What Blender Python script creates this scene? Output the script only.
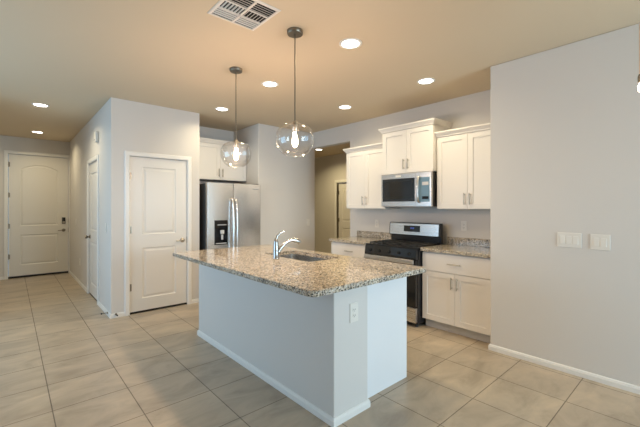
import bpy, bmesh, math, random
from mathutils import Vector, Matrix
random.seed(4)
R = math.radians
S = bpy.context.scene
C = S.collection
for o in list(bpy.data.objects): bpy.data.objects.remove(o)

# ------------------------------------------------------------------ camera
CAMH = 1.38
cd = bpy.data.cameras.new('camera'); cam = bpy.data.objects.new('camera', cd); C.objects.link(cam)
cam.location = (0, 0, CAMH)
yaw = math.atan(310/348.0)
cam.rotation_euler = (R(90), 0, -yaw)
cd.sensor_fit = 'HORIZONTAL'; cd.sensor_width = 36; cd.lens = 348/640*36
cd.shift_y = -6.5/640; cd.clip_start = 0.02
S.camera = cam
# ------------------------------------------------------------------ world and exposure
W = bpy.data.worlds.new('world'); S.world = W; W.use_nodes = True
bg = W.node_tree.nodes['Background']; bg.inputs[0].default_value = (0.55, 0.75, 1.0, 1); bg.inputs[1].default_value = 0.4
S.view_settings.view_transform = 'Standard'; S.view_settings.look = 'None'
S.view_settings.gamma = 1; S.view_settings.use_curve_mapping = False
S.view_settings.exposure = 0.0
# ------------------------------------------------------------------ daylight through the windows
def area(name, loc, rot, sx, sy, power, col):
    l = bpy.data.lights.new(name, 'AREA'); l.shape = 'RECTANGLE'; l.size = sx; l.size_y = sy
    l.energy = power; l.color = col
    o = bpy.data.objects.new(name, l); C.objects.link(o); o.location = loc; o.rotation_euler = rot
    return o
area('daylight_rear', (2.5, -3.62, 1.25), (R(90), 0, 0), 1.65, 2.1, 205, (0.60, 0.84, 1.0))       # faces +Y
area('daylight_left', (-2.0, 3.85, 1.35), (R(90), 0, R(-90)), 2.7, 1.9, 76, (0.45, 0.74, 1.0))   # faces +X
CAN_W = 7.2
CAN_COL = (1.0, 0.84, 0.53)

# ------------------------------------------------------------------ materials
def mat(name, col, rough=0.5, metal=0.0, spec=0.5, bump=0, bscale=200, coat=0, aniso=0):
    m = bpy.data.materials.new(name); m.use_nodes = True
    nt = m.node_tree; b = nt.nodes['Principled BSDF']
    b.inputs['Base Color'].default_value = (*col, 1); b.inputs['Roughness'].default_value = rough
    b.inputs['Metallic'].default_value = metal; b.inputs['Specular IOR Level'].default_value = spec
    b.inputs['Coat Weight'].default_value = coat
    if bump:
        tc = nt.nodes.new('ShaderNodeTexCoord'); n = nt.nodes.new('ShaderNodeTexNoise'); n.inputs['Scale'].default_value = bscale
        bp = nt.nodes.new('ShaderNodeBump'); bp.inputs['Strength'].default_value = bump; bp.inputs['Distance'].default_value = 0.002
        nt.links.new(tc.outputs['Object'], n.inputs['Vector']); nt.links.new(n.outputs['Fac'], bp.inputs['Height'])
        nt.links.new(bp.outputs['Normal'], b.inputs['Normal'])
    return m
def emis(name, col, s):
    m = bpy.data.materials.new(name); m.use_nodes = True
    b = m.node_tree.nodes['Principled BSDF']; b.inputs['Base Color'].default_value = (*col, 1)
    b.inputs['Emission Color'].default_value = (*col, 1); b.inputs['Emission Strength'].default_value = s
    return m
def glassy(name, tint=(1, 1, 1), ior=1.45, base=0.012):
    m = bpy.data.materials.new(name); m.use_nodes = True; nt = m.node_tree
    nt.nodes.remove(nt.nodes['Principled BSDF']); out = nt.nodes['Material Output']
    t = nt.nodes.new('ShaderNodeBsdfTransparent'); t.inputs[0].default_value = (*tint, 1)
    g = nt.nodes.new('ShaderNodeBsdfGlossy'); g.inputs['Roughness'].default_value = 0.02
    f = nt.nodes.new('ShaderNodeLayerWeight'); f.inputs['Blend'].default_value = 0.35
    mr = nt.nodes.new('ShaderNodeMapRange'); mr.inputs['To Min'].default_value = base; mr.inputs['To Max'].default_value = 0.42
    mx = nt.nodes.new('ShaderNodeMixShader')
    nt.links.new(f.outputs['Facing'], mr.inputs['Value']); nt.links.new(mr.outputs[0], mx.inputs[0])
    nt.links.new(t.outputs[0], mx.inputs[1]); nt.links.new(g.outputs[0], mx.inputs[2]); nt.links.new(mx.outputs[0], out.inputs[0])
    mr.inputs['From Min'].default_value = 0.0
    return m

M = {}
M['wall'] = mat('wall_paint', (0.675, 0.65, 0.625), 0.7, spec=0.25, bump=0.25, bscale=90)
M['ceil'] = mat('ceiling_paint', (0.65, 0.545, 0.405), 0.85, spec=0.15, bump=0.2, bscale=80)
M['trim'] = mat('white_trim_paint', (0.80, 0.79, 0.77), 0.4, spec=0.4)
M['door'] = mat('white_door_paint', (0.76, 0.74, 0.71), 0.42, spec=0.4)
M['cab'] = mat('white_cabinet_paint', (0.79, 0.765, 0.74), 0.38, spec=0.4)
M['panel'] = mat('white_melamine', (0.80, 0.81, 0.83), 0.4, spec=0.4)
M['toe'] = mat('toe_kick_paint', (0.62, 0.63, 0.65), 0.5)
M['plastic'] = mat('white_plastic', (0.78, 0.75, 0.70), 0.35)
M['nickel'] = mat('brushed_nickel', (0.48, 0.44, 0.38), 0.28, metal=1)
M['nickeld'] = mat('satin_nickel_dark', (0.24, 0.21, 0.17), 0.35, metal=1)
M['chrome'] = mat('chrome', (0.44, 0.43, 0.42), 0.18, metal=1)
M['blackgl'] = mat('black_glass', (0.008, 0.009, 0.011), 0.08, spec=0.6)
M['dglass'] = mat('oven_window_glass', (0.015, 0.018, 0.023), 0.12, spec=0.5)
M['black'] = mat('black_enamel', (0.012, 0.012, 0.014), 0.22)
M['iron'] = mat('cast_iron', (0.02, 0.02, 0.02), 0.55)
M['dark'] = mat('dark_gap', (0.015, 0.013, 0.011), 0.8)
M['fside'] = mat('fridge_side_dark_grey', (0.05, 0.052, 0.055), 0.45)
M['bulb'] = emis('glowing_bulb', (1.0, 0.80, 0.50), 14)
M['diff'] = emis('lit_diffuser', (1.0, 0.93, 0.82), 9)
M['glass'] = glassy('clear_glass')
M['pane'] = glassy('window_glass', base=0.02)
M['led'] = emis('blue_display_digits', (0.10, 0.16, 0.6), 0.15)
M['film'] = mat('film_painted_reflection', (0.16, 0.27, 0.38), 0.12, spec=0.6)  # protective film; its blue base colour paints in the window reflection
M['sleeve'] = mat('warm_beige_sleeve', (0.72, 0.54, 0.42), 0.5)
M['grey'] = mat('grey_print', (0.35, 0.36, 0.38), 0.4)
M['ltgrey'] = mat('light_grey_plastic', (0.55, 0.56, 0.58), 0.35)
M['vent'] = mat('white_vent_metal', (0.74, 0.70, 0.65), 0.4)
M['rubber'] = mat('black_rubber', (0.03, 0.03, 0.03), 0.7)

def steel(name, axis, col=(0.60, 0.60, 0.60)):
    m = mat(name, col, 0.24, metal=1); nt = m.node_tree; b = nt.nodes['Principled BSDF']
    tc = nt.nodes.new('ShaderNodeTexCoord'); mp = nt.nodes.new('ShaderNodeMapping')
    sc = [400, 400, 400]; sc[axis] = 3; mp.inputs['Scale'].default_value = sc
    n = nt.nodes.new('ShaderNodeTexNoise'); n.inputs['Scale'].default_value = 1.0; n.inputs['Detail'].default_value = 2
    mr = nt.nodes.new('ShaderNodeMapRange'); mr.inputs['To Min'].default_value = 0.2; mr.inputs['To Max'].default_value = 0.34
    nt.links.new(tc.outputs['Object'], mp.inputs[0]); nt.links.new(mp.outputs[0], n.inputs['Vector'])
    nt.links.new(n.outputs['Fac'], mr.inputs['Value']); nt.links.new(mr.outputs[0], b.inputs['Roughness'])
    return m
M['steel'] = steel('stainless_steel', 0)
M['steelv'] = mat('stainless_steel_fridge', (0.80, 0.79, 0.78), 0.25, metal=1)

def ramp(nt, stops):
    r = nt.nodes.new('ShaderNodeValToRGB'); e = r.color_ramp.elements
    while len(e) < len(stops): e.new(0.5)
    for k, (p, c) in enumerate(stops): e[k].position = p; e[k].color = (*c, 1)
    return r
def granite():
    m = mat('speckled_granite', (0.5, 0.45, 0.38), 0.09, spec=0.6); nt = m.node_tree; b = nt.nodes['Principled BSDF']; L = nt.links
    tc = nt.nodes.new('ShaderNodeTexCoord')
    v = nt.nodes.new('ShaderNodeTexVoronoi'); v.inputs['Scale'].default_value = 135
    L.new(tc.outputs['Object'], v.inputs['Vector'])
    sep = nt.nodes.new('ShaderNodeSeparateColor'); L.new(v.outputs['Color'], sep.inputs[0])
    r = ramp(nt, [(0.0, (0.02, 0.018, 0.016)), (0.16, (0.05, 0.045, 0.04)), (0.20, (0.22, 0.20, 0.175)), (0.38, (0.33, 0.295, 0.25)),
                  (0.45, (0.52, 0.44, 0.34)), (0.72, (0.62, 0.54, 0.43)), (0.85, (0.76, 0.72, 0.66)), (1.0, (0.42, 0.42, 0.42))])
    L.new(sep.outputs[0], r.inputs[0])
    n = nt.nodes.new('ShaderNodeTexNoise'); n.inputs['Scale'].default_value = 14; n.inputs['Detail'].default_value = 6
    L.new(tc.outputs['Object'], n.inputs['Vector'])
    r2 = ramp(nt, [(0.35, (0.84, 0.82, 0.80)), (0.62, (1.05, 1.03, 1.0))]); L.new(n.outputs['Fac'], r2.inputs[0])
    mx = nt.nodes.new('ShaderNodeMix'); mx.data_type = 'RGBA'; mx.blend_type = 'MULTIPLY'; mx.inputs[0].default_value = 1
    L.new(r.outputs[0], mx.inputs[6]); L.new(r2.outputs[0], mx.inputs[7]); L.new(mx.outputs[2], b.inputs['Base Color'])
    return m
M['granite'] = granite()
def tiles():
    m = mat('stone_look_floor_tile', (0.4, 0.36, 0.3), 0.3, spec=0.45); nt = m.node_tree; b = nt.nodes['Principled BSDF']; L = nt.links
    tc = nt.nodes.new('ShaderNodeTexCoord'); mp = nt.nodes.new('ShaderNodeMapping')
    mp.inputs['Location'].default_value = (-0.215 + 0.455*20, -1.14 + 0.455*20, 0)
    L.new(tc.outputs['Object'], mp.inputs[0])
    br = nt.nodes.new('ShaderNodeTexBrick'); br.offset = 0; br.squash = 1
    br.inputs['Scale'].default_value = 1; br.inputs['Brick Width'].default_value = 0.455; br.inputs['Row Height'].default_value = 0.455
    br.inputs['Mortar Size'].default_value = 0.0035; br.inputs['Mortar Smooth'].default_value = 0.15; br.inputs['Bias'].default_value = 0
    br.inputs['Color1'].default_value = (0.475, 0.39, 0.295, 1); br.inputs['Color2'].default_value = (0.425, 0.35, 0.268, 1)
    br.inputs['Mortar'].default_value = (0.20, 0.165, 0.125, 1)
    L.new(mp.outputs[0], br.inputs['Vector'])
    # cloudy, diagonally streaked stone figure
    m2 = nt.nodes.new('ShaderNodeMapping'); m2.inputs['Rotation'].default_value = (0, 0, R(20)); m2.inputs['Scale'].default_value = (1.2, 2.6, 1)
    L.new(tc.outputs['Object'], m2.inputs[0])
    n = nt.nodes.new('ShaderNodeTexNoise'); n.inputs['Scale'].default_value = 1.9; n.inputs['Detail'].default_value = 8; n.inputs['Roughness'].default_value = 0.6
    n.inputs['Distortion'].default_value = 0.8
    L.new(m2.outputs[0], n.inputs['Vector'])
    r2 = ramp(nt, [(0.3, (0.74, 0.73, 0.72)), (0.52, (1.0, 1.0, 1.0)), (0.72, (1.20, 1.18, 1.14))]); L.new(n.outputs['Fac'], r2.inputs[0])
    mx = nt.nodes.new('ShaderNodeMix'); mx.data_type = 'RGBA'; mx.blend_type = 'MULTIPLY'; mx.inputs[0].default_value = 1
    L.new(br.outputs['Color'], mx.inputs[6]); L.new(r2.outputs[0], mx.inputs[7]); L.new(mx.outputs[2], b.inputs['Base Color'])
    mr = nt.nodes.new('ShaderNodeMapRange'); mr.inputs['To Min'].default_value = 0.30; mr.inputs['To Max'].default_value = 0.7
    L.new(br.outputs['Fac'], mr.inputs['Value']); L.new(mr.outputs[0], b.inputs['Roughness'])
    bp = nt.nodes.new('ShaderNodeBump'); bp.inputs['Strength'].default_value = 0.5; bp.inputs['Distance'].default_value = 0.002; bp.invert = True
    L.new(br.outputs['Fac'], bp.inputs['Height']); L.new(bp.outputs['Normal'], b.inputs['Normal'])
    return m
M['tile'] = tiles()

# ------------------------------------------------------------------ mesh helpers
class MB:
    def __init__(s): s.b = bmesh.new()
    def box(s, x0, y0, z0, x1, y1, z1, bev=0, seg=2):
        r = bmesh.ops.create_cube(s.b, size=1); vs = r['verts']
        for v in vs:
            v.co = Vector(((x0+x1)/2 + v.co.x*(x1-x0), (y0+y1)/2 + v.co.y*(y1-y0), (z0+z1)/2 + v.co.z*(z1-z0)))
        if bev:
            es = list({e for v in vs for e in v.link_edges})
            bmesh.ops.bevel(s.b, geom=es, offset=bev, segments=seg, affect='EDGES', profile=0.5)
        return s
    def lathe(s, prof, n=32, c=(0, 0, 0), axis='z', caps=True):
        rings = []
        for r, h in prof:
            ring = []
            for k in range(n):
                a = 2*math.pi*k/n; u, v = r*math.cos(a), r*math.sin(a)
                p = {'z': (u, v, h), 'y': (u, h, v), 'x': (h, u, v)}[axis]
                ring.append(s.b.verts.new(Vector(p)+Vector(c)))
            rings.append(ring)
        for a, b in zip(rings, rings[1:]):
            for k in range(n): s.b.faces.new((a[k], a[(k+1) % n], b[(k+1) % n], b[k]))
        if caps:
            s.b.faces.new(rings[0]); s.b.faces.new(rings[-1])
        return s
    def tube(s, pts, r, n=12):
        pts = [Vector(p) for p in pts]; rr = r if isinstance(r, (list, tuple)) else [r]*len(pts)
        rings = []; up = None
        for i, p in enumerate(pts):
            t = (pts[min(i+1, len(pts)-1)] - pts[max(i-1, 0)]).normalized()
            if up is None: up = Vector((0, 0, 1)) if abs(t.z) < 0.9 else Vector((1, 0, 0))
            u = (up - t*up.dot(t)).normalized(); w = t.cross(u); up = u
            rings.append([s.b.verts.new(p + rr[i]*(math.cos(2*math.pi*k/n)*u + math.sin(2*math.pi*k/n)*w)) for k in range(n)])
        for a, b in zip(rings, rings[1:]):
            for k in range(n): s.b.faces.new((a[k], a[(k+1) % n], b[(k+1) % n], b[k]))
        s.b.faces.new(rings[0]); s.b.faces.new(rings[-1])
        return s
    def loft(s, loops, caps=True, closed=True):
        rings = [[s.b.verts.new(Vector(p)) for p in lp] for lp in loops]
        n = len(rings[0])
        for a, b in zip(rings, rings[1:]):
            for k in range(n if closed else n-1): s.b.faces.new((a[k], a[(k+1) % n], b[(k+1) % n], b[k]))
        if caps: s.b.faces.new(rings[0]); s.b.faces.new(rings[-1])
        return s
    def holed(s, outer, holes, to3=lambda x, y: (x, y, 0)):
        """flat face with holes; returns the loops of hole vertices"""
        edges = []; out = []
        for lp in [outer]+holes:
            vs = [s.b.verts.new(Vector(to3(*p))) for p in lp]; out.append(vs)
            for k in range(len(vs)): edges.append(s.b.edges.new((vs[k], vs[(k+1) % len(vs)])))
        bmesh.ops.triangle_fill(s.b, use_beauty=True, edges=edges)
        return out
    def build(s, name, m, parent=None, smooth=None, loc=None, rot=None):
        bmesh.ops.recalc_face_normals(s.b, faces=s.b.faces)
        me = bpy.data.meshes.new(name); s.b.to_mesh(me); s.b.free()
        for mm in (m if isinstance(m, list) else [m]): me.materials.append(mm)
        o = bpy.data.objects.new(name, me); C.objects.link(o)
        if smooth:
            for p in me.polygons: p.use_smooth = True
            try:
                me.set_sharp_from_angle(angle=R(smooth))
            except Exception: pass
        if parent: o.parent = parent
        if loc: o.location = loc
        if rot is not None: o.rotation_euler = (0, 0, rot)
        return o
def empty(name, loc=(0, 0, 0), rz=0):
    o = bpy.data.objects.new(name, None); C.objects.link(o); o.location = loc; o.rotation_euler = (0, 0, rz); o.empty_display_size = 0.1
    return o
def tag(o, label, cat, group=None):
    o['label'] = label; o['category'] = cat
    if group: o['group'] = group
    return o
def struct(o, label=None):
    o['kind'] = 'structure'
    if label: o['label'] = label
    return o
def copy_tree(o, parent=None):
    c = o.copy(); C.objects.link(c)
    if parent: c.parent = parent
    for ch in [x for x in bpy.data.objects if x.parent == o]: copy_tree(ch, c)
    return c
FX = R(-90)   # local front (-y) turned to face world -X

# ------------------------------------------------------------------ the room
CZ = 2.74
struct(MB().box(-1.9, -3.5, -0.1, 6.5, 9.3, 0).build('floor', M['tile']))
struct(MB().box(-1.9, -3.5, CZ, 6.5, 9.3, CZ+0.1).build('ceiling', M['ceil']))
w = M['wall']
struct(MB().box(3.47, -3.5, 0, 4.27, 1.42, CZ, 0.008).build('wall_right', w))
struct(MB().box(4.15, 1.42, 0, 4.27, 3.92, CZ).box(4.15, 3.92, 2.46, 4.27, 4.88, CZ).build('wall_range', w))
struct(MB().box(3.01, 4.88, 0, 4.22, 5.72, CZ, 0.008).build('wall_column', w))
struct(MB().box(2.0, 5.72, 0, 4.22, 5.84, CZ).build('wall_alcove', w))
# pantry wall with a door opening; hall wall with another
b = MB().box(0.935, 4.94, 0, 1.142, 5.06, CZ).box(1.878, 4.94, 0, 2.055, 5.72, CZ).box(1.142, 4.94, 2.035, 1.878, 5.06, CZ)
struct(b.build('wall_pantry', w))
HD0, HD1 = 5.79, 6.60; EYY = 8.95
b = MB().box(0.935, 5.06, 0, 1.055, HD0, CZ).box(0.935, HD1, 0, 1.055, EYY, CZ).box(0.935, HD0, 2.06, 1.055, HD1, CZ)
struct(b.build('wall_hall', w))
EY = 8.95
b = MB().box(-0.67, EY, 0, -0.028, EY+.15, CZ).box(0.917, EY, 0, 1.055, EY+.15, CZ).box(-0.028, EY, 2.408, 0.917, EY+.15, CZ)
struct(b.build('wall_entry', w))
struct(MB().box(-0.67, 5.6, 0, -0.55, EY, CZ).build('wall_foyer', w))
struct(MB().box(-1.9, 5.6, 0, -0.67, 5.72, CZ).build('wall_north', w))
b = MB().box(-1.9, -3.5, 0, -1.8, 2.45, CZ).box(-1.9, 5.25, 0, -1.8, 5.6, CZ).box(-1.9, 2.45, 0, -1.8, 5.25, 0.4).box(-1.9, 2.45, 2.3, -1.8, 5.25, CZ)
struct(b.build('wall_left', w))
b = MB().box(-1.8, -3.5, 0, 1.65, -3.4, CZ).box(3.35, -3.5, 0, 3.47, -3.4, CZ).box(1.65, -3.5, 2.3, 3.35, -3.4, CZ).box(1.65, -3.5, 0, 3.35, -3.4, 0.2)
struct(b.build('wall_rear', w))
# back hall behind the opening
b = MB().box(6.3, 3.0, 0, 6.42, 5.60, CZ).box(6.3, 6.42, 0, 6.42, 8.6, CZ).box(6.3, 5.60, 2.0, 6.42, 6.42, CZ)
struct(b.build('wall_back_hall', w))
struct(MB().box(4.27, 3.0, 0, 6.3, 3.1, CZ).build('wall_back_hall_south', w))
struct(MB().box(4.22, 8.5, 0, 6.3, 8.6, CZ).box(4.1, 5.84, 0, 4.22, 8.6, CZ).build('wall_back_hall_north', w))

def window(n, x0, x1, z0, z1, loc, rz):
    f = MB(); t = 0.05
    for a in ((x0, z0, x1, z0+t), (x0, z1-t, x1, z1), (x0, z0+t, x0+t, z1-t), (x1-t, z0+t, x1, z1-t), ((x0+x1)/2-t/2, z0+t, (x0+x1)/2+t/2, z1-t)):
        f.box(a[0], -0.03, a[1], a[2], 0.03, a[3])
    o = struct(f.build('window_%d' % n, M['trim'], loc=loc, rot=rz))
    MB().box(x0+t, -0.003, z0+t, x1-t, 0.003, z1-t).build('pane', M['pane'], o)
window(1, -0.85, 0.85, 0.2, 2.3, (2.5, -3.45, 0), 0)
window(2, -1.4, 1.4, 0.4, 2.3, (-1.85, 3.85, 0), R(90))

# baseboards: profile extruded along polylines (room on the left side of the direction)
BP = [(0, 0), (0.013, 0), (0.013, 0.036), (0.010, 0.040), (0.010, 0.045), (0.006, 0.053), (0, 0.055)]
def board(name, pts, ends=None, parent=None, m=None):
    """pts: polyline in plan; profile grows to the left normal"""
    n = len(pts); loops = []
    for i in range(n):
        p = Vector(pts[i])
        ds = []
        if i > 0: ds.append((p-Vector(pts[i-1])).normalized())
        if i < n-1: ds.append((Vector(pts[i+1])-p).normalized())
        ns = [Vector((-d.y, d.x)) for d in ds]
        if len(ns) == 2: nn = (ns[0]+ns[1]).normalized(); nn = nn/nn.dot(ns[0])
        else: nn = ns[0]
        loops.append([(p.x+nn.x*a, p.y+nn.y*a, z) for a, z in BP])
    return MB().loft(loops).build(name, m or M['trim'], parent)
struct(board('baseboard_right', [(3.55, 1.42), (3.47, 1.42), (3.47, -3.4)][::-1]))
struct(board('baseboard_pantry', [(1.083, 4.94), (0.935, 4.94), (0.935, HD0-0.065)]))
struct(board('baseboard_pantry_end', [(2.055, 4.94), (1.937, 4.94)]))
struct(board('baseboard_hall', [(0.935, HD1+0.065), (0.935, EY), (0.965, EY)][:2]))
struct(board('baseboard_entry', [(-0.085, EY), (-0.55, EY), (-0.55, 5.6)]))
struct(board('baseboard_column', [(4.22, 5.6), (4.22, 4.88), (3.03, 4.88)]))
struct(board('baseboard_back_hall', [(6.3, 5.53), (6.3, 3.1)][::-1]))
struct(board('baseboard_back_hall_far', [(6.3, 8.5), (6.3, 6.49)][::-1]))
struct(board('baseboard_range', [(4.15, 3.75), (4.15, 3.92), (4.27, 3.92)]))

# ------------------------------------------------------------------ panelled doors
def ring_inset(pts, d):
    n = len(pts); out = []
    for i in range(n):
        a, p, c = Vector(pts[i-1]), Vector(pts[i]), Vector(pts[(i+1) % n])
        n1 = Vector((-(p-a).y, (p-a).x)).normalized(); n2 = Vector((-(c-p).y, (c-p).x)).normalized()
        nn = (n1+n2).normalized(); nn = nn/max(nn.dot(n1), 0.3)
        out.append((p.x+nn.x*d, p.y+nn.y*d))
    return out
def rect(x0, z0, x1, z1, arch=0):
    if not arch: return [(x0, z0), (x1, z0), (x1, z1), (x0, z1)]
    pts = [(x0, z0), (x1, z0)]; n = 16
    for k in range(n+1):
        t = k/n; x = x1+(x0-x1)*t; pts.append((x, z1-arch + arch*math.sin(math.pi*t)**0.8 if 0 < t < 1 else z1-arch))
    return pts
def slab(w, h, t, panels, steps, z0=0.0):
    """door slab, front face in y=0 facing -y; panels are ccw loops; steps = [(inset, depth)...]"""
    m = MB()
    loops = m.holed([(0, z0), (w, z0), (w, h), (0, h)], panels, lambda x, y: (x, 0, y))
    for pn, vs in zip(panels, loops[1:]):
        prev = vs
        for ins, dep in steps:
            ring = [m.b.verts.new((x, dep, z)) for x, z in ring_inset(pn, ins)]
            for k in range(len(ring)): m.b.faces.new((prev[k], prev[(k+1) % len(ring)], ring[(k+1) % len(ring)], ring[k]))
            prev = ring
        m.b.faces.new(prev)
    o = loops[0]; bk = [m.b.verts.new((v.co.x, t, v.co.z)) for v in o]
    for k in range(4): m.b.faces.new((o[k], o[(k+1) % 4], bk[(k+1) % 4], bk[k]))
    m.b.faces.new(bk)
    return m
RAISED = [(0.010, 0.009), (0.022, 0.009), (0.045, 0.002)]
def casing(w, h, cw, name='door_frame', parent=None, wall=0.12):
    """casing around an opening of width w, height h; plus jambs"""
    prof = [(0, 0), (0, -0.010), (0.012, -0.017), (cw-0.01, -0.017), (cw, -0.010), (cw, 0)]
    loops = []
    for (x, z, dx, dz) in ((0, 0, -1, 0), (0, h, -1, 1), (w, h, 1, 1), (w, 0, 1, 0)):
        loops.append([(x+dx*a, y, z+dz*a) for a, y in prof])
    m = MB().loft(loops)
    return m.build(name, M['trim'], parent)
def lever(parent, x, z, to=-1, name='door_handle', mtl=None, y=0.0, L=0.10):
    m = MB().lathe([(0.0, 0), (0.032, 0), (0.032, -0.006), (0.024, -0.013), (0.0, -0.014)], 24, (x, y, z), 'y', caps=False)
    m.lathe([(0.011, -0.012), (0.011, -0.045)], 16, (x, y, z), 'y')
    m.tube([(x, y-0.042, z), (x+to*0.03, y-0.047, z+0.002), (x+to*0.07, y-0.048, z-0.003), (x+to*L, y-0.044, z-0.004)], [0.011, 0.009, 0.008, 0.007], 12)
    return m.build(name, mtl or M['nickel'], parent, smooth=50)
def knob(parent, x, z, mtl=None):
    m = MB().lathe([(0.0, 0), (0.032, 0), (0.032, -0.005), (0.012, -0.012), (0.011, -0.032), (0.024, -0.042), (0.028, -0.055), (0.022, -0.066), (0.0, -0.07)], 24, (x, 0, z), 'y', caps=False)
    return m.build('door_handle', mtl or M['nickel'], parent, smooth=50)
def hinges(parent, x, zs):
    for z in zs:
        MB().lathe([(0.007, -0.05), (0.007, 0.05)], 12, (x, -0.006, z)).box(x-0.004, -0.003, z-0.045, x+0.022, 0.0, z+0.045).build('hinge', M['nickeld'], parent, smooth=40)

# entry door (door_1): 8 ft, arched upper panel
w_, h_ = 0.930, 2.40
pn = [rect(0.165, 1.01, w_-0.165, 2.22, 0.10), rect(0.165, 0.245, w_-0.165, 0.835)]
d1 = struct(slab(w_, h_, 0.045, pn, RAISED, 0.038).build('door_1', M['door'], loc=(-0.02, EY+0.02, 0)), 'tall white front door with arched upper panel and keypad lock')
cs = casing(w_+0.014, h_+0.006, 0.062, parent=d1); cs.location = (-0.008, -0.02, 0)
MB().box(-0.008, 0.0, 0, w_+0.006, 0.10, 0.024).build('threshold', M['dark'], d1)
hinges(d1, -0.002, [2.2, 1.61, 1.01, 0.42])
lever(d1, w_-0.075, 0.90, -1, mtl=M['nickeld'])
k = MB().box(w_-0.105, -0.022, 1.03, w_-0.045, 0, 1.165, 0.008).build('keypad_lock', M['black'], d1)
MB().box(w_-0.098, -0.026, 1.04, w_-0.052, -0.02, 1.085, 0.004).build('lock_cover', M['nickel'], k)
MB().box(w_-0.001, -0.004, 0.85, w_+0.004, 0.012, 0.95).box(w_-0.001, -0.004, 1.04, w_+0.004, 0.012, 1.14).build('strike_plate', M['nickeld'], d1)

# hall closet door (door_2) in the wall facing -X: local x runs towards -Y
w_, h_ = HD1-HD0-0.008, 2.055
pn = [rect(0.13, 1.02, w_-0.13, 1.90, 0), rect(0.13, 0.19, w_-0.13, 0.845)]
d2 = struct(slab(w_, h_, 0.035, pn, RAISED, 0.02).build('door_2', M['door'], loc=(0.935+0.012, HD1-0.004, 0), rot=FX), 'white two-panel hall door with dark knob')
cs = casing(w_+0.008, h_+0.005, 0.062, parent=d2); cs.location = (-0.004, -0.012, 0)
hinges(d2, w_-0.004, [1.80, 1.03, 0.28])
knob(d2, 0.065, 0.91, M['nickeld'])
MB().box(0, 0.001, 0, w_, 0.1, 0.015).build('threshold', M['dark'], d2)

# pantry door (door_3)
w_, h_ = 0.728, 2.03
pn = [rect(0.150, 1.02, 0.576, 1.905), rect(0.150, 0.185, 0.576, 0.845)]
d3 = struct(slab(w_, h_, 0.035, pn, RAISED, 0.026).build('door_3', M['door'], loc=(1.146, 4.952, 0)), 'white two-panel pantry door with nickel lever')
cs = casing(w_+0.008, h_+0.005, 0.060, parent=d3); cs.location = (-0.004, -0.012, 0)
hinges(d3, -0.002, [1.777, 1.085, 0.343])
lever(d3, w_-0.06, 0.914, -1)
MB().box(-0.004, -0.004, 0, w_+0.004, 0.1, 0.016).build('threshold', M['dark'], d3)
MB().box(w_-0.001, -0.006, 0.87, w_+0.004, 0.01, 0.96).build('strike_plate', M['nickeld'], d3)

# back hall door (door_4) standing in the wall at x = 6.3
w_, h_ = 0.76, 1.99
pn = [rect(0.13, 1.02, w_-0.13, 1.84), rect(0.13, 0.19, w_-0.13, 0.845)]
d4 = struct(slab(w_, h_, 0.035, pn, RAISED, 0.02).build('door_4', M['door'], loc=(6.33, 6.38, 0), rot=FX), 'white two-panel door down the back hall')
MB().box(-0.04, -0.03, 0, 0.0, 0.06, 2.0).build('jamb_shadow_strip', M['nickeld'], d4)  # dark strip stands in for the shadow between casing and slab
cs = casing(w_+0.06, h_+0.01, 0.075, parent=d4); cs.location = (-0.04, -0.03, 0)
hinges(d4, 0.0, [1.75, 1.05, 0.32])

# ------------------------------------------------------------------ cabinets
SHAKER = [(0.002, 0.0), (0.003, 0.008)]
def bar_pull(parent, x, z, L=0.13, vert=True):
    y = -0.028
    if vert:
        m = MB().tube([(x, y, z-L/2), (x, y, z+L/2)], 0.006).tube([(x, 0, z-L*0.36), (x, y, z-L*0.36)], 0.0045).tube([(x, 0, z+L*0.36), (x, y, z+L*0.36)], 0.0045)
    else:
        m = MB().tube([(x-L/2, y, z), (x+L/2, y, z)], 0.006).tube([(x-L*0.36, 0, z), (x-L*0.36, y, z)], 0.0045).tube([(x+L*0.36, 0, z), (x+L*0.36, y, z)], 0.0045)
    return m.build('handle', M['nickel'], parent, smooth=40)
def cab_door(parent, x0, z0, w, h, hx, hz):
    d = slab(w, h, 0.019, [rect(0.057, 0.057, w-0.057, h-0.057)], SHAKER).build('door', M['cab'], parent, loc=(x0, -0.02, z0))
    bar_pull(d, hx, hz)
    return d
def crown(parent, w, d, z):
    loops = []
    for o_, zz in ((0.0, 0), (0.008, 0), (0.010, 0.012), (0.018, 0.020), (0.032, 0.040), (0.038, 0.046), (0.038, 0.062), (0.0, 0.062)):
        loops.append([(-o_, -0.02-o_, z+zz), (w+o_, -0.02-o_, z+zz), (w+o_, d, z+zz), (-o_, d, z+zz)])
    return MB().loft(loops).build('crown_molding', M['cab'], parent)
def upper(label, loc, w, d, h, hz=0.11, group='white wall cabinets', rz=FX):
    c = empty('wall_cabinet', loc, rz); tag(c, label, 'cabinet', group)
    MB().box(0, 0, 0, w, d, h).build('body', M['cab'], c)
    g = 0.003; dw = (w-3*g)/2
    cab_door(c, g, 0.004, dw, h-0.008, dw-0.03, hz)
    cab_door(c, 2*g+dw, 0.004, dw, h-0.008, 0.03, hz)
    crown(c, w, d, h)
    return c
BK = 4.148
upper('white two-door wall cabinet left of the microwave', (3.85, 3.695, 1.357), 0.735, BK-3.85, 0.843)
upper('raised white two-door wall cabinet above the microwave', (3.78, 2.953, 1.812), 0.760, BK-3.78, 0.558)
upper('white two-door wall cabinet right of the microwave, against the grey return wall', (3.85, 2.188, 1.357), 0.75, BK-3.85, 0.855)
upper('white two-door cabinet above the refrigerator', (2.062, 5.27, 1.815), 0.94, 0.44, 0.575, rz=0)

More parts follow.
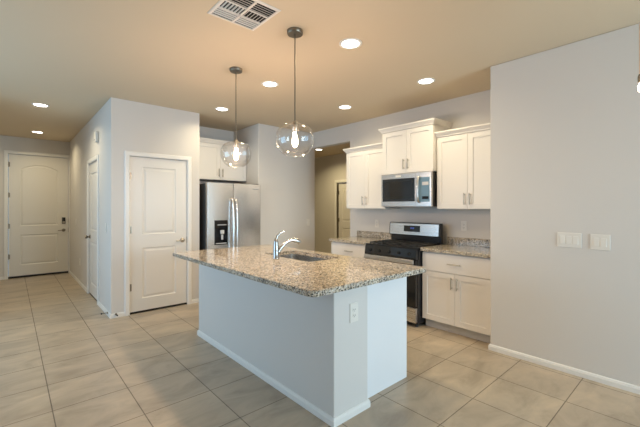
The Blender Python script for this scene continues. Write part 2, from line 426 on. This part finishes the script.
def base(label, loc, w, nodrawer=False, rz=FX, depth=0.575, group='white base cabinets', top=0.876):
    c = empty('base_cabinet', loc, rz); tag(c, label, 'cabinet', group)
    MB().box(0, 0, 0.102, w, depth, top).build('body', M['cab'], c)
    MB().box(0, 0.055, 0, w, depth, 0.102).build('toe_kick', M['toe'], c)
    g = 0.003; dw = (w-3*g)/2; dh = 0.55
    cab_door(c, g, 0.106, dw, dh, dw-0.03, dh-0.10)
    cab_door(c, 2*g+dw, 0.106, dw, dh, 0.03, dh-0.10)
    d = slab(w-2*g, 0.20, 0.019, [], SHAKER).build('drawer', M['cab'], c, loc=(g, -0.02, 0.662))
    bar_pull(d, (w-2*g)/2, 0.10, 0.15, vert=False)
    return c
base('white base cabinet with one drawer right of the range', (3.57, 2.212, 0), 0.785)
base('white base cabinet with one drawer left of the range', (3.57, 3.735, 0), 0.745)

# ------------------------------------------------------------------ countertops
def slab_top(name, x0, y0, x1, y1, z0, z1, hole=None, rc=0.0, rcs=(0, 0, 0, 0)):
    m = MB()
    def rr(x0, y0, x1, y1, rs, n=6):
        pts = []
        for (cx, cy, a0, r) in ((x0, y0, 180, rs[0]), (x1, y0, 270, rs[1]), (x1, y1, 0, rs[2]), (x0, y1, 90, rs[3])):
            sx = 1 if cx == x0 else -1; sy = 1 if cy == y0 else -1
            if r <= 0: pts.append((cx, cy)); continue
            for k in range(n+1):
                a = R(a0+90*k/n); pts.append((cx+sx*r+r*math.cos(a), cy+sy*r+r*math.sin(a)))
        return pts
    def off(p, d): return ring_inset(p, d)
    out = rr(x0, y0, x1, y1, rcs); e = 0.004
    holes = [rr(*hole, (0.05,)*4)[::-1]] if hole else []
    top = m.holed(off(out, e), holes, lambda x, y: (x, y, z1))
    bot = m.holed(out, [h for h in holes], lambda x, y: (x, y, z0))
    mid = [m.b.verts.new((x, y, z1-e)) for x, y in out]
    n = len(out)
    for k in range(n):
        j = (k+1) % n
        m.b.faces.new((top[0][k], top[0][j], mid[j], mid[k])); m.b.faces.new((mid[k], mid[j], bot[0][j], bot[0][k]))
    if hole:
        n = len(holes[0])
        for k in range(n):
            j = (k+1) % n; m.b.faces.new((top[1][k], top[1][j], bot[1][j], bot[1][k]))
    return m.build(name, M['granite'])
def counter(label, y0, y1, lap):
    o = slab_top('countertop', 3.515, y0, BK, y1, 0.878, 0.914); tag(o, label, 'countertop', 'granite worktops beside the range')
    MB().box(BK-0.022, y0, 0.9142, BK, y1, 1.005, 0.002).build('backsplash', M['granite'], o)
    return o
counter('short speckled granite countertop right of the range, with low backsplash', 1.424, 2.216, 0)
counter('short speckled granite countertop left of the range, with low backsplash', 2.987, 3.75, 0)
isl = slab_top('island_countertop', 1.24, 1.455, 2.41, 3.675, 0.879, 0.914, hole=(1.89, 2.26, 2.28, 2.98), rcs=(0.05, 0.03, 0.03, 0.03))
tag(isl, 'large speckled granite countertop on the kitchen island, with a cut-out for the sink', 'countertop')

# ------------------------------------------------------------------ island
ki = empty('kitchen_island', (1.52, 1.575, 0)); tag(ki, 'kitchen island with light grey painted wall base and white end panel', 'kitchen island')
MB().box(0, 0, 0, 0.325, 2.10, 0.877, 0.006).build('island_wall', M['wall'], ki)
bx = board('baseboard', [(0.325, 0.075), (0.325, 0), (0, 0), (0, 2.10), (0.325, 2.10)], parent=ki)
MB().box(0.325, 0.068, 0.0, 0.886, 0.086, 0.877).build('end_panel', M['panel'], ki)
ib = MB(); ib.box(0.327, 0.088, 0.102, 0.345, 2.088, 0.877).box(0.345, 0.088, 0.102, 0.85, 2.088, 0.12).box(0.345, 2.07, 0.12, 0.85, 2.088, 0.877)
ib.box(0.835, 0.088, 0.12, 0.85, 0.40, 0.877).box(0.835, 1.60, 0.12, 0.85, 2.07, 0.877).box(0.845, 0.40, 0.12, 0.85, 1.60, 0.877)
ib.build('cabinet_body', M['cab'], ki)
MB().box(0.327, 0.088, 0, 0.80, 2.088, 0.10).build('toe_kick', M['toe'], ki)
for k in range(4):
    d = slab(0.49, 0.74, 0.018, [rect(0.057, 0.057, 0.433, 0.683)], SHAKER).build('door', M['cab'], ki, loc=(0.87, 0.095+k*0.497, 0.115), rot=R(90))
    bar_pull(d, 0.46 if k % 2 == 0 else 0.03, 0.62)

# sink: two-lipped rounded basin hanging under the counter
def basin():
    m = MB()
    def rr(x0, y0, x1, y1, r, z, n=5):
        pts = []
        for (cx, cy, a0) in ((x0+r, y0+r, 180), (x1-r, y0+r, 270), (x1-r, y1-r, 0), (x0+r, y1-r, 90)):
            for k in range(n+1): a = R(a0+90*k/n); pts.append((cx+r*math.cos(a), cy+r*math.sin(a), z))
        return pts
    L = [rr(1.875, 2.245, 2.295, 2.995, 0.06, 0.8775), rr(1.893, 2.263, 2.277, 2.977, 0.05, 0.8775), rr(1.898, 2.268, 2.272, 2.972, 0.05, 0.70),
         rr(1.92, 2.29, 2.25, 2.95, 0.05, 0.685), rr(2.09, 2.60, 2.12, 2.63, 0.014, 0.68)]
    m.loft(L, caps=False); m.b.faces.new([v for v in m.b.verts][-24:])
    return m
sk = basin().build('kitchen_sink', M['steel'], smooth=35); tag(sk, 'stainless undermount sink set in the island countertop', 'sink')
MB().lathe([(0.0, 0.002), (0.03, 0.002), (0.042, 0.0), (0.042, 0.005), (0.03, 0.006), (0.0, 0.003)][:3] + [(0.045, 0.004), (0.0, 0.004)], 24, (2.105, 2.615, 0.6865), caps=False).build('drain', M['chrome'], sk)
# faucet
fc = empty('faucet', (1.80, 2.62, 0.914), 0); tag(fc, 'polished single-lever pull-out faucet standing beside the island sink', 'faucet')
MB().lathe([(0.0, 0), (0.031, 0), (0.031, 0.006), (0.026, 0.014), (0.027, 0.07), (0.025, 0.11), (0.021, 0.15), (0.015, 0.178), (0.0, 0.19)], 28, caps=False).build('body', M['chrome'], fc, smooth=45)
MB().tube([(0.01, 0, 0.035), (0.045, -0.010, 0.090), (0.09, -0.020, 0.135), (0.135, -0.030, 0.158), (0.165, -0.036, 0.160)], [0.017, 0.015, 0.014, 0.014, 0.015], 16).build('spout', M['chrome'], fc, smooth=45)
MB().tube([(0.160, -0.035, 0.160), (0.19, -0.042, 0.156), (0.222, -0.049, 0.142), (0.234, -0.052, 0.130)], [0.017, 0.020, 0.021, 0.019], 16).build('spray_head', M['chrome'], fc, smooth=45)
MB().tube([(0.0, 0, 0.165), (0.010, -0.004, 0.20), (0.035, -0.012, 0.228), (0.075, -0.022, 0.242)], [0.016, 0.011, 0.008, 0.009], 14).build('lever', M['chrome'], fc, smooth=45)

# ------------------------------------------------------------------ refrigerator
fr = empty('refrigerator', (2.113, 4.795, 0)); tag(fr, 'stainless side-by-side refrigerator with ice and water dispenser', 'refrigerator')
FWd = 0.89
MB().box(0.004, 0.075, 0.03, FWd-0.004, 0.80, 1.725, 0.004).build('body', M['fside'], fr)
MB().box(0.03, 0.03, 0.0, FWd-0.03, 0.78, 0.075).build('base_grille', M['black'], fr)
sp = 0.412
def fdoor(x0, x1, z0, z1, name='door'):
    m = MB(); n = 14; lp = []
    for t in (0, 0.006, 0.016, 0.1, 0.3, 0.5, 0.7, 0.9, 0.984, 0.994, 1):    # slightly bowed front, rounded edges
        x = x0+(x1-x0)*t; y = 0.004*(2*t-1)**2
        y += {0: 0.008, 0.006: 0.003, 0.994: 0.003, 1: 0.008}.get(t, 0)
        lp.append((x, y))
    lp += [(x1, 0.07), (x0, 0.07)]
    loops = [[(x, y, z) for x, y in lp] for z in (z0, z1)]
    return m.loft(loops).build(name, M['steelv'], fr, smooth=25)
dl = fdoor(0.0, sp-0.003, 0.085, 1.735); dl.name = 'freezer_door'
dr = fdoor(sp+0.003, FWd, 0.085, 1.735); dr.name = 'refrigerator_door'
def fhandle(x, parent):
    MB().tube([(x, 0.005, 1.50), (x, -0.030, 1.49), (x, -0.045, 1.44), (x, -0.062, 1.2), (x, -0.062, 0.85), (x, -0.045, 0.58), (x, -0.030, 0.53), (x, 0.005, 0.52)], [0.015, 0.015, 0.014, 0.014, 0.014, 0.014, 0.015, 0.015], 14).build('handle', M['steelv'], parent, smooth=50)
fhandle(sp-0.030, dl); fhandle(sp+0.030, dr)
dp = MB(); dp.box(0.105, -0.004, 0.825, 0.315, 0.012, 1.185, 0.004); dp = dp.build('dispenser', M['blackgl'], dl)
m = MB(); m.box(0.125, -0.006, 0.84, 0.29, 0.0, 0.852); m.build('drip_tray', M['ltgrey'], dp)
MB().box(0.19, -0.022, 0.985, 0.25, -0.003, 1.04, 0.006).box(0.205, -0.018, 0.90, 0.235, -0.003, 0.975, 0.004).build('dispenser_spout', M['ltgrey'], dp)
MB().box(0.15, -0.0055, 1.11, 0.29, -0.003, 1.125).build('control_strip', M['grey'], dp)
MB().box(0.74, -0.001, 1.655, 0.84, 0.004, 1.668).build('name_badge', M['grey'], dr)
for x in (0.03, FWd-0.10): MB().box(x, 0.02, 1.735, x+0.07, 0.14, 1.747, 0.003).build('hinge_cover', M['fside'], fr)

# ------------------------------------------------------------------ microwave (local x to -Y)
mw = empty('microwave', (3.735, 2.952, 1.385), FX); tag(mw, 'stainless over-the-range microwave with black window under the raised cabinet', 'microwave')
MWW, MWH = 0.748, 0.422
MB().box(0.0, 0.03, 0, MWW, BK-3.735, MWH, 0.004).build('body', M['black'], mw)
MB().box(0.01, 0.035, -0.006, MWW-0.01, 0.36, 0.0).build('underside_grille', M['grey'], mw)
MB().box(0.0, 0.0, 0.0, 0.530, 0.03, MWH, 0.004).build('door', M['steel'], mw)
MB().box(0.022, -0.003, 0.065, 0.520, 0.004, MWH-0.062, 0.003).build('window', M['dglass'], mw)
MB().box(0.06, -0.0042, 0.10, 0.485, -0.0028, MWH-0.10, 0.0).build('window_screen', M['blackgl'], mw)
MB().box(0.532, 0.0, 0.0, MWW, 0.03, MWH, 0.004).build('control_side', M['steel'], mw)
cpn = MB().box(0.545, -0.003, 0.06, 0.725, 0.004, MWH-0.065, 0.003).build('control_panel', M['film'], mw)
MB().box(0.625, -0.0042, 0.09, 0.71, -0.0028, 0.125).build('start_button', M['blackgl'], cpn)
MB().box(0.625, -0.0042, 0.26, 0.71, -0.0028, 0.30).build('display', M['ltgrey'], cpn)
MB().tube([(0.587, 0.0, 0.365), (0.587, -0.03, 0.355), (0.587, -0.045, 0.30), (0.587, -0.05, 0.21), (0.587, -0.045, 0.12), (0.587, -0.03, 0.065), (0.587, 0, 0.055)], [0.014]*7, 14).build('handle', M['steel'], mw, smooth=50)
MB().box(0.235, -0.0045, MWH-0.045, 0.315, -0.0002, MWH-0.018, 0.001).build('sticker', M['plastic'], mw)

# ------------------------------------------------------------------ range
rg = empty('kitchen_range', (3.43, 2.981, 0), FX); tag(rg, 'black and stainless freestanding gas range between the base cabinets', 'range')
RW = 0.758
MB().box(0.0, 0.045, 0.035, RW, 0.60, 0.895, 0.003).build('body', M['black'], rg)
for x in (0.04, RW-0.04):
    for y in (0.08, 0.55): MB().lathe([(0.018, 0), (0.018, 0.036)], 14, (x, y, 0)).build('foot', M['rubber'], rg)
dwr = MB().box(0.004, 0.004, 0.055, RW-0.004, 0.045, 0.225, 0.006).build('drawer', M['steel'], rg)
od = MB().box(0.004, 0.0, 0.235, RW-0.004, 0.045, 0.765, 0.006).build('oven_door', M['blackgl'], rg)
MB().box(0.11, -0.003, 0.33, RW-0.11, 0.002, 0.63, 0.002).build('oven_window', M['dglass'], od)
m = MB().box(0.022, -0.046, 0.728, RW-0.006, -0.024, 0.782, 0.008)
for x in (0.05, RW-0.05): m.box(x-0.018, -0.030, 0.732, x+0.018, 0.0, 0.765, 0.003)
m.build('oven_handle', M['steel'], od)
m = MB(); x0, x1 = 0.0, RW
prof = [(0.0, 0.775), (0.0, 0.80), (0.018, 0.895), (0.06, 0.905), (0.06, 0.775)]
m.loft([[(x, y, z) for y, z in prof] for x in (x0, x1)]); cp = m.build('control_panel', M['blackgl'], rg)
for x in (0.09, 0.235, 0.38, 0.525, 0.67):
    kk = MB().lathe([(0.0, -0.016), (0.014, -0.016), (0.016, -0.013), (0.018, 0.004)], 20, (x, 0.004, 0.838), 'y', caps=False)
    kk.box(x-0.002, -0.014, 0.826, x+0.002, -0.011, 0.850, 0.0); kk.build('knob', M['black'], cp, smooth=40)
MB().box(-0.001, 0.02, 0.893, RW+0.001, 0.56, 0.912, 0.004).build('cooktop', M['black'], rg)
for gx in (0.03, 0.27, 0.51):
    g = MB(); gw = 0.22; y0, y1 = 0.07, 0.52; z = 0.932
    for a in ((gx, y0, gx+gw, y0+0.012), (gx, y1-0.012, gx+gw, y1), (gx, y0, gx+0.012, y1), (gx+gw-0.012, y0, gx+gw, y1), (gx+gw/2-0.006, y0, gx+gw/2+0.006, y1),
              (gx, (y0+y1)/2-0.006, gx+gw, (y0+y1)/2+0.006), (gx, y0+0.11, gx+gw, y0+0.12), (gx, y1-0.12, gx+gw, y1-0.11)):
        g.box(a[0], a[1], z-0.012, a[2], a[3], z)
    for px, py in ((gx, y0), (gx+gw-0.012, y0), (gx, y1-0.012), (gx+gw-0.012, y1-0.012)): g.box(px, py, 0.911, px+0.012, py+0.012, z-0.012)
    g.build('grate', M['iron'], rg)
for (x, y) in ((0.14, 0.19), (0.14, 0.41), (0.38, 0.295), (0.62, 0.19), (0.62, 0.41)):
    MB().lathe([(0.0, 0.922), (0.03, 0.922), (0.042, 0.918), (0.045, 0.911)], 22, (x, y, 0), caps=False).build('burner', M['iron'], rg, smooth=40)
G0, G1 = 0.52, 0.60
m = MB(); prof = [(G0+0.045, 0.895), (G0+0.045, 1.0), (G0, 1.012), (G0+0.012, 1.160), (G0+0.03, 1.172), (G1, 1.172), (G1, 0.895)]
m.loft([[(x, y, z) for y, z in prof] for x in (0.0, RW)]); bgd = m.build('backguard', M['black'], rg)
m = MB(); prof = [(G0-0.004, 1.014), (G0+0.008, 1.160), (G0+0.022, 1.170), (G0+0.03, 1.160), (G0+0.01, 1.014)]
m.loft([[(x, y, z) for y, z in prof] for x in (0.012, RW-0.012)]); pl = m.build('backguard_face', M['steel'], bgd)
m = MB(); prof = [(G0-0.004, 1.055), (G0+0.0035, 1.135), (G0+0.01, 1.135), (G0+0.005, 1.055)]
m.loft([[(x, y, z) for y, z in prof] for x in (0.24, 0.485)]); ds = m.build('display', M['blackgl'], bgd)
for k, x in enumerate((0.345, 0.358, 0.376, 0.389)):
    MB().box(x, G0-0.0035, 1.092, x+0.008, G0+0.003, 1.112).build('display_digit', M['led'], bgd)

# ------------------------------------------------------------------ switches, outlets, small wall things (local: front -y, centred)
def plate(name, label, cat, loc, rz, gangs, kind, group=None, w=None, h=0.118):
    w = w or (0.072+0.046*(gangs-1))
    o = MB().box(-w/2, -0.006, -h/2, w/2, 0, h/2, 0.0025).build(name, M['plastic'], loc=loc, rot=rz)
    tag(o, label, cat, group)
    for g in range(gangs):
        cx = (g-(gangs-1)/2)*0.046
        if kind == 'rocker':
            q = MB(); q.loft([[(cx-0.0165, -0.0058, -0.033), (cx+0.0165, -0.0058, -0.033), (cx+0.0165, -0.0058, 0.033), (cx-0.0165, -0.0058, 0.033)],
                              [(cx-0.0155, -0.0115, -0.032), (cx+0.0155, -0.0115, -0.032), (cx+0.0155, -0.0075, 0.032), (cx-0.0155, -0.0075, 0.032)]])
            q.build('rocker', M['plastic'], o)
        else:
            for s in (-1, 1):
                r_ = MB().lathe([(0.0, -0.008), (0.0165, -0.008), (0.0165, -0.005)], 20, (cx, 0, s*0.019), 'y', caps=False).build('receptacle', M['plastic'], o)
                MB().box(cx-0.008, -0.0086, s*0.019-0.004, cx-0.0055, -0.0075, s*0.019+0.006).box(cx+0.0055, -0.0086, s*0.019-0.004, cx+0.008, -0.0075, s*0.019+0.006).box(cx-0.002, -0.0086, s*0.019-0.011, cx+0.002, -0.0075, s*0.019-0.007).build('slot', M['dark'], r_)
    return o
plate('light_switch', 'wide white three-gang switch plate on the grey wall at right', 'switch', (3.47, 0.782, 1.105), FX, 3, 'rocker', w=0.168, h=0.122)
plate('light_switch', 'white two-gang switch plate nearest the right edge of the photo', 'switch', (3.47, 0.578, 1.102), FX, 2, 'rocker', w=0.125, h=0.122)
plate('outlet', 'white duplex outlet on the end of the island base', 'outlet', (1.702, 1.575, 0.682), 0, 1, 'outlet', w=0.078, h=0.128)
plate('outlet', 'white outlet above the countertop right of the range', 'outlet', (4.15, 2.008, 1.147), FX, 1, 'outlet')
plate('outlet', 'white outlet above the countertop left of the range', 'outlet', (4.15, 3.36, 1.13), FX, 1, 'outlet')
plate('light_switch', 'white single switch on the wall right of the refrigerator', 'switch', (4.054, 4.88, 1.10), 0, 1, 'rocker')
plate('light_switch', 'white switch on the hall wall near the pantry corner', 'switch', (0.935, 5.246, 1.11), FX, 1, 'rocker')
plate('light_switch', 'white switch on the hall wall close to the front door', 'switch', (0.935, 8.0, 1.10), FX, 1, 'rocker')
plate('outlet', 'white outlet low on the hall wall near the front door', 'outlet', (0.935, 7.5, 0.40), FX, 1, 'outlet')
ch = MB().box(-0.065, -0.045, -0.075, 0.065, 0, 0.075, 0.012).build('smoke_alarm', M['plastic'], loc=(0.935, 5.78, 2.37), rot=FX)
tag(ch, 'small white alarm box high on the hall wall above the door', 'alarm')
MB().box(-0.045, -0.047, -0.05, 0.045, -0.044, -0.035).build('sounder_slot', M['grey'], ch)
def stopper(label, loc, rz):
    o = MB(); pts = []
    for k in range(61):
        a = k/60*2*math.pi*7; pts.append((0.007*math.cos(a), -0.008-0.055*k/60, 0.007*math.sin(a)))
    o.tube(pts, 0.0018, 6).lathe([(0.013, 0), (0.013, -0.008)], 14, axis='y')
    o = o.build('door_stop', M['nickeld'], loc=loc, rot=rz, smooth=60); tag(o, label, 'door stop')
    MB().lathe([(0.009, -0.062), (0.009, -0.076)], 14, axis='y').build('rubber_tip', M['rubber'], o)
stopper('spring door stop on the hall-side baseboard at the pantry corner', (0.922, 5.06, 0.045), FX)
stopper('spring door stop on the baseboard left of the pantry door', (0.985, 4.927, 0.045), 0)

# ------------------------------------------------------------------ ceiling lights
def can(x, y, label, power=CAN_W, col=CAN_COL):
    c = empty('recessed_light', (x, y, CZ)); tag(c, label, 'ceiling light', 'recessed ceiling lights')
    MB().lathe([(0.095, 0.0), (0.095, -0.004), (0.088, -0.007), (0.074, -0.005), (0.070, 0.0)], 36, caps=False).build('trim_ring', M['trim'], c, smooth=40)
    MB().lathe([(0.0, -0.0035), (0.073, -0.0035), (0.073, -0.001)], 36, caps=False).build('diffuser', M['diff'], c)
    l = bpy.data.lights.new('can_lamp', 'AREA'); l.shape = 'DISK'; l.size = 0.14; l.energy = power; l.color = col; l.spread = R(150)
    lo = bpy.data.objects.new('can_lamp', l); C.objects.link(lo); lo.parent = c; lo.location = (0, 0, -0.012)
    return c
can(2.115, 1.993, 'recessed ceiling light nearest the camera, right of the near pendant')
can(3.353, 2.044, 'recessed ceiling light in front of the raised microwave cabinet')
can(3.402, 3.308, 'recessed ceiling light in front of the left wall cabinet')
can(2.147, 3.241, 'recessed ceiling light between the two pendant rods')
can(2.197, 4.511, 'recessed ceiling light in front of the refrigerator alcove')
can(0.304, 5.944, 'nearer of the two recessed lights in the entry hall', 10)
can(0.372, 8.119, 'recessed light just in front of the front door', 8)
can(5.46, 6.17, 'recessed light in the back hall beyond the kitchen opening', 17, (1.0, 0.82, 0.45))

# ------------------------------------------------------------------ pendants
def pendant(x, y, label):
    p = empty('pendant_light', (x, y, CZ)); tag(p, label, 'pendant light', 'clear glass pendants over the island')
    zt = 2.015-CZ
    MB().lathe([(0.0, 0), (0.062, 0), (0.062, -0.022), (0.058, -0.028), (0.0, -0.028)], 32, caps=False).build('canopy', M['nickeld'], p, smooth=35)
    MB().lathe([(0.005, -0.027), (0.005, zt+0.02)], 12).build('rod', M['nickeld'], p, smooth=40)
    MB().lathe([(0.0, zt+0.03), (0.014, zt+0.028), (0.022, zt+0.01), (0.022, zt-0.045), (0.016, zt-0.055), (0.0, zt-0.055)], 22, caps=False).build('socket', M['nickel'], p, smooth=40)
    sh = [(0.022, 0.0), (0.060, -0.001), (0.085, -0.004), (0.108, -0.014), (0.130, -0.036), (0.144, -0.068), (0.149, -0.105), (0.146, -0.140), (0.134, -0.176), (0.112, -0.208), (0.088, -0.226), (0.080, -0.230), (0.079, -0.236)]
    g = [(r, zt+z) for r, z in sh]; inner = [(r-0.003, zt+z) for r, z in sh][::-1]
    MB().lathe(g+inner+[g[0]], 48, caps=False).build('globe', M['glass'], p, smooth=60)
    MB().lathe([(0.0, zt-0.054), (0.011, zt-0.056), (0.013, zt-0.075), (0.022, zt-0.11), (0.025, zt-0.135), (0.020, zt-0.16), (0.0, zt-0.178)], 24, caps=False).build('bulb', M['bulb'], p, smooth=60)
    l = bpy.data.lights.new('pendant_lamp', 'POINT'); l.energy = 19; l.color = (1, 0.68, 0.47); l.shadow_soft_size = 0.03
    lo = bpy.data.objects.new('pendant_lamp', l); C.objects.link(lo); lo.parent = p; lo.location = (0, 0, zt-0.215)
    return p
pendant(1.644, 2.136, 'clear glass globe pendant nearer the camera, larger in the photo')
pendant(1.663, 3.111, 'clear glass globe pendant farther away, in front of the cabinet over the refrigerator')

# chandelier mostly beyond the right edge of the photograph: five drop rods from a hoop
chx, chy = 2.244, 0.037
cl = empty('chandelier', (chx, chy, CZ)); tag(cl, 'bronze chandelier of which only one dropped bulb shows at the right edge', 'chandelier')
MB().lathe([(0.0, 0), (0.065, 0), (0.06, -0.025), (0.0, -0.03)], 28, caps=False).build('canopy', M['nickeld'], cl, smooth=40)
MB().lathe([(0.007, -0.025), (0.007, -0.30)], 12).build('stem', M['nickeld'], cl, smooth=40)
HR = 0.20
MB().tube([(HR*math.cos(2*math.pi*k/40), HR*math.sin(2*math.pi*k/40), -0.30) for k in range(41)], 0.009, 10).tube([(-HR, 0, -0.30), (HR, 0, -0.30)], 0.007).build('hoop', M['nickeld'], cl, smooth=50)
for k in range(5):
    a = R(138.3)+2*math.pi*k/5; x, y = HR*math.cos(a), HR*math.sin(a)
    MB().lathe([(0.006, -0.30), (0.006, -0.46)], 12, (x, y, 0)).build('drop_rod', M['nickeld'], cl, smooth=40)
    MB().lathe([(0.008, -0.44), (0.016, -0.46), (0.016, -0.715)], 18, (x, y, 0)).build('sleeve', M['sleeve'], cl, smooth=40)
    MB().lathe([(0.017, -0.705), (0.021, -0.715), (0.021, -0.74), (0.014, -0.746)], 18, (x, y, 0)).build('socket', M['nickeld'], cl, smooth=40)
    MB().lathe([(0.0, -0.740), (0.013, -0.743), (0.021, -0.765), (0.020, -0.785), (0.0, -0.806)], 18, (x, y, 0), caps=False).build('bulb', M['bulb'], cl, smooth=60)

l = bpy.data.lights.new('chandelier_lamp', 'POINT'); l.energy = 4; l.color = (1, 0.6, 0.3); l.shadow_soft_size = 0.12
lo = bpy.data.objects.new('chandelier_lamp', l); C.objects.link(lo); lo.parent = cl; lo.location = (0, 0, -0.84)
# ------------------------------------------------------------------ ceiling register
v = empty('ceiling_vent', (1.215, 2.16, CZ)); tag(v, 'square white multi-direction air vent in the ceiling', 'air vent')
a = 0.185; q = 0.163
m = MB()
outer = rect(-a, -a, a, a); mid = rect(-q, -q, q, q)
lps = [[(x, y, z) for x, y in lp] for lp, z in ((outer, 0.0), (outer, -0.004), (rect(-a+.008, -a+.008, a-.008, a-.008), -0.008), (mid, -0.008), (mid, 0.0))]
m.loft(lps, caps=False).build('frame', M['vent'], v)
MB().box(-q, -q, -0.0015, q, q, -0.0005).build('duct_opening', M['dark'], v)
MB().box(-0.008, -q, -0.010, 0.008, q, -0.003).box(-q, 0.045, -0.010, q, 0.055, -0.003).box(-q, -0.055, -0.010, q, -0.045, -0.003).build('divider', M['vent'], v)
def slat(xa, ya, xb, yb, tilt):
    # thin louvre blade from (xa,ya) to (xb,yb) leaning sideways by tilt
    d = Vector((xb-xa, yb-ya)).normalized(); n_ = Vector((-d.y, d.x))
    m = MB(); t0 = 0.0016
    for (ox) in (0,):
        lo = []
        for (px, py) in ((xa, ya), (xb, yb)):
            c0 = Vector((px, py)); c1 = c0+n_*tilt
            lo.append([(c0.x-n_.x*t0, c0.y-n_.y*t0, -0.002), (c0.x+n_.x*t0, c0.y+n_.y*t0, -0.002), (c1.x+n_.x*t0, c1.y+n_.y*t0, -0.010), (c1.x-n_.x*t0, c1.y-n_.y*t0, -0.010)])
        m.loft(lo)
    m.build('louver', M['vent'], v)
for s0, s1 in ((-q, -0.009), (0.009, q)):
    for k in range(4): slat(s0, 0.064+k*0.024, s1, 0.064+k*0.024, 0.003)      # outer band
    for k in range(4): slat(s0, -0.064-k*0.024, s1, -0.064-k*0.024, -0.008)
    for k in range(6):
        x = s0+0.014+k*(s1-s0-0.02)/5.5
        slat(x, -0.044, x, 0.044, -0.004 if s0 < 0 else 0.009)
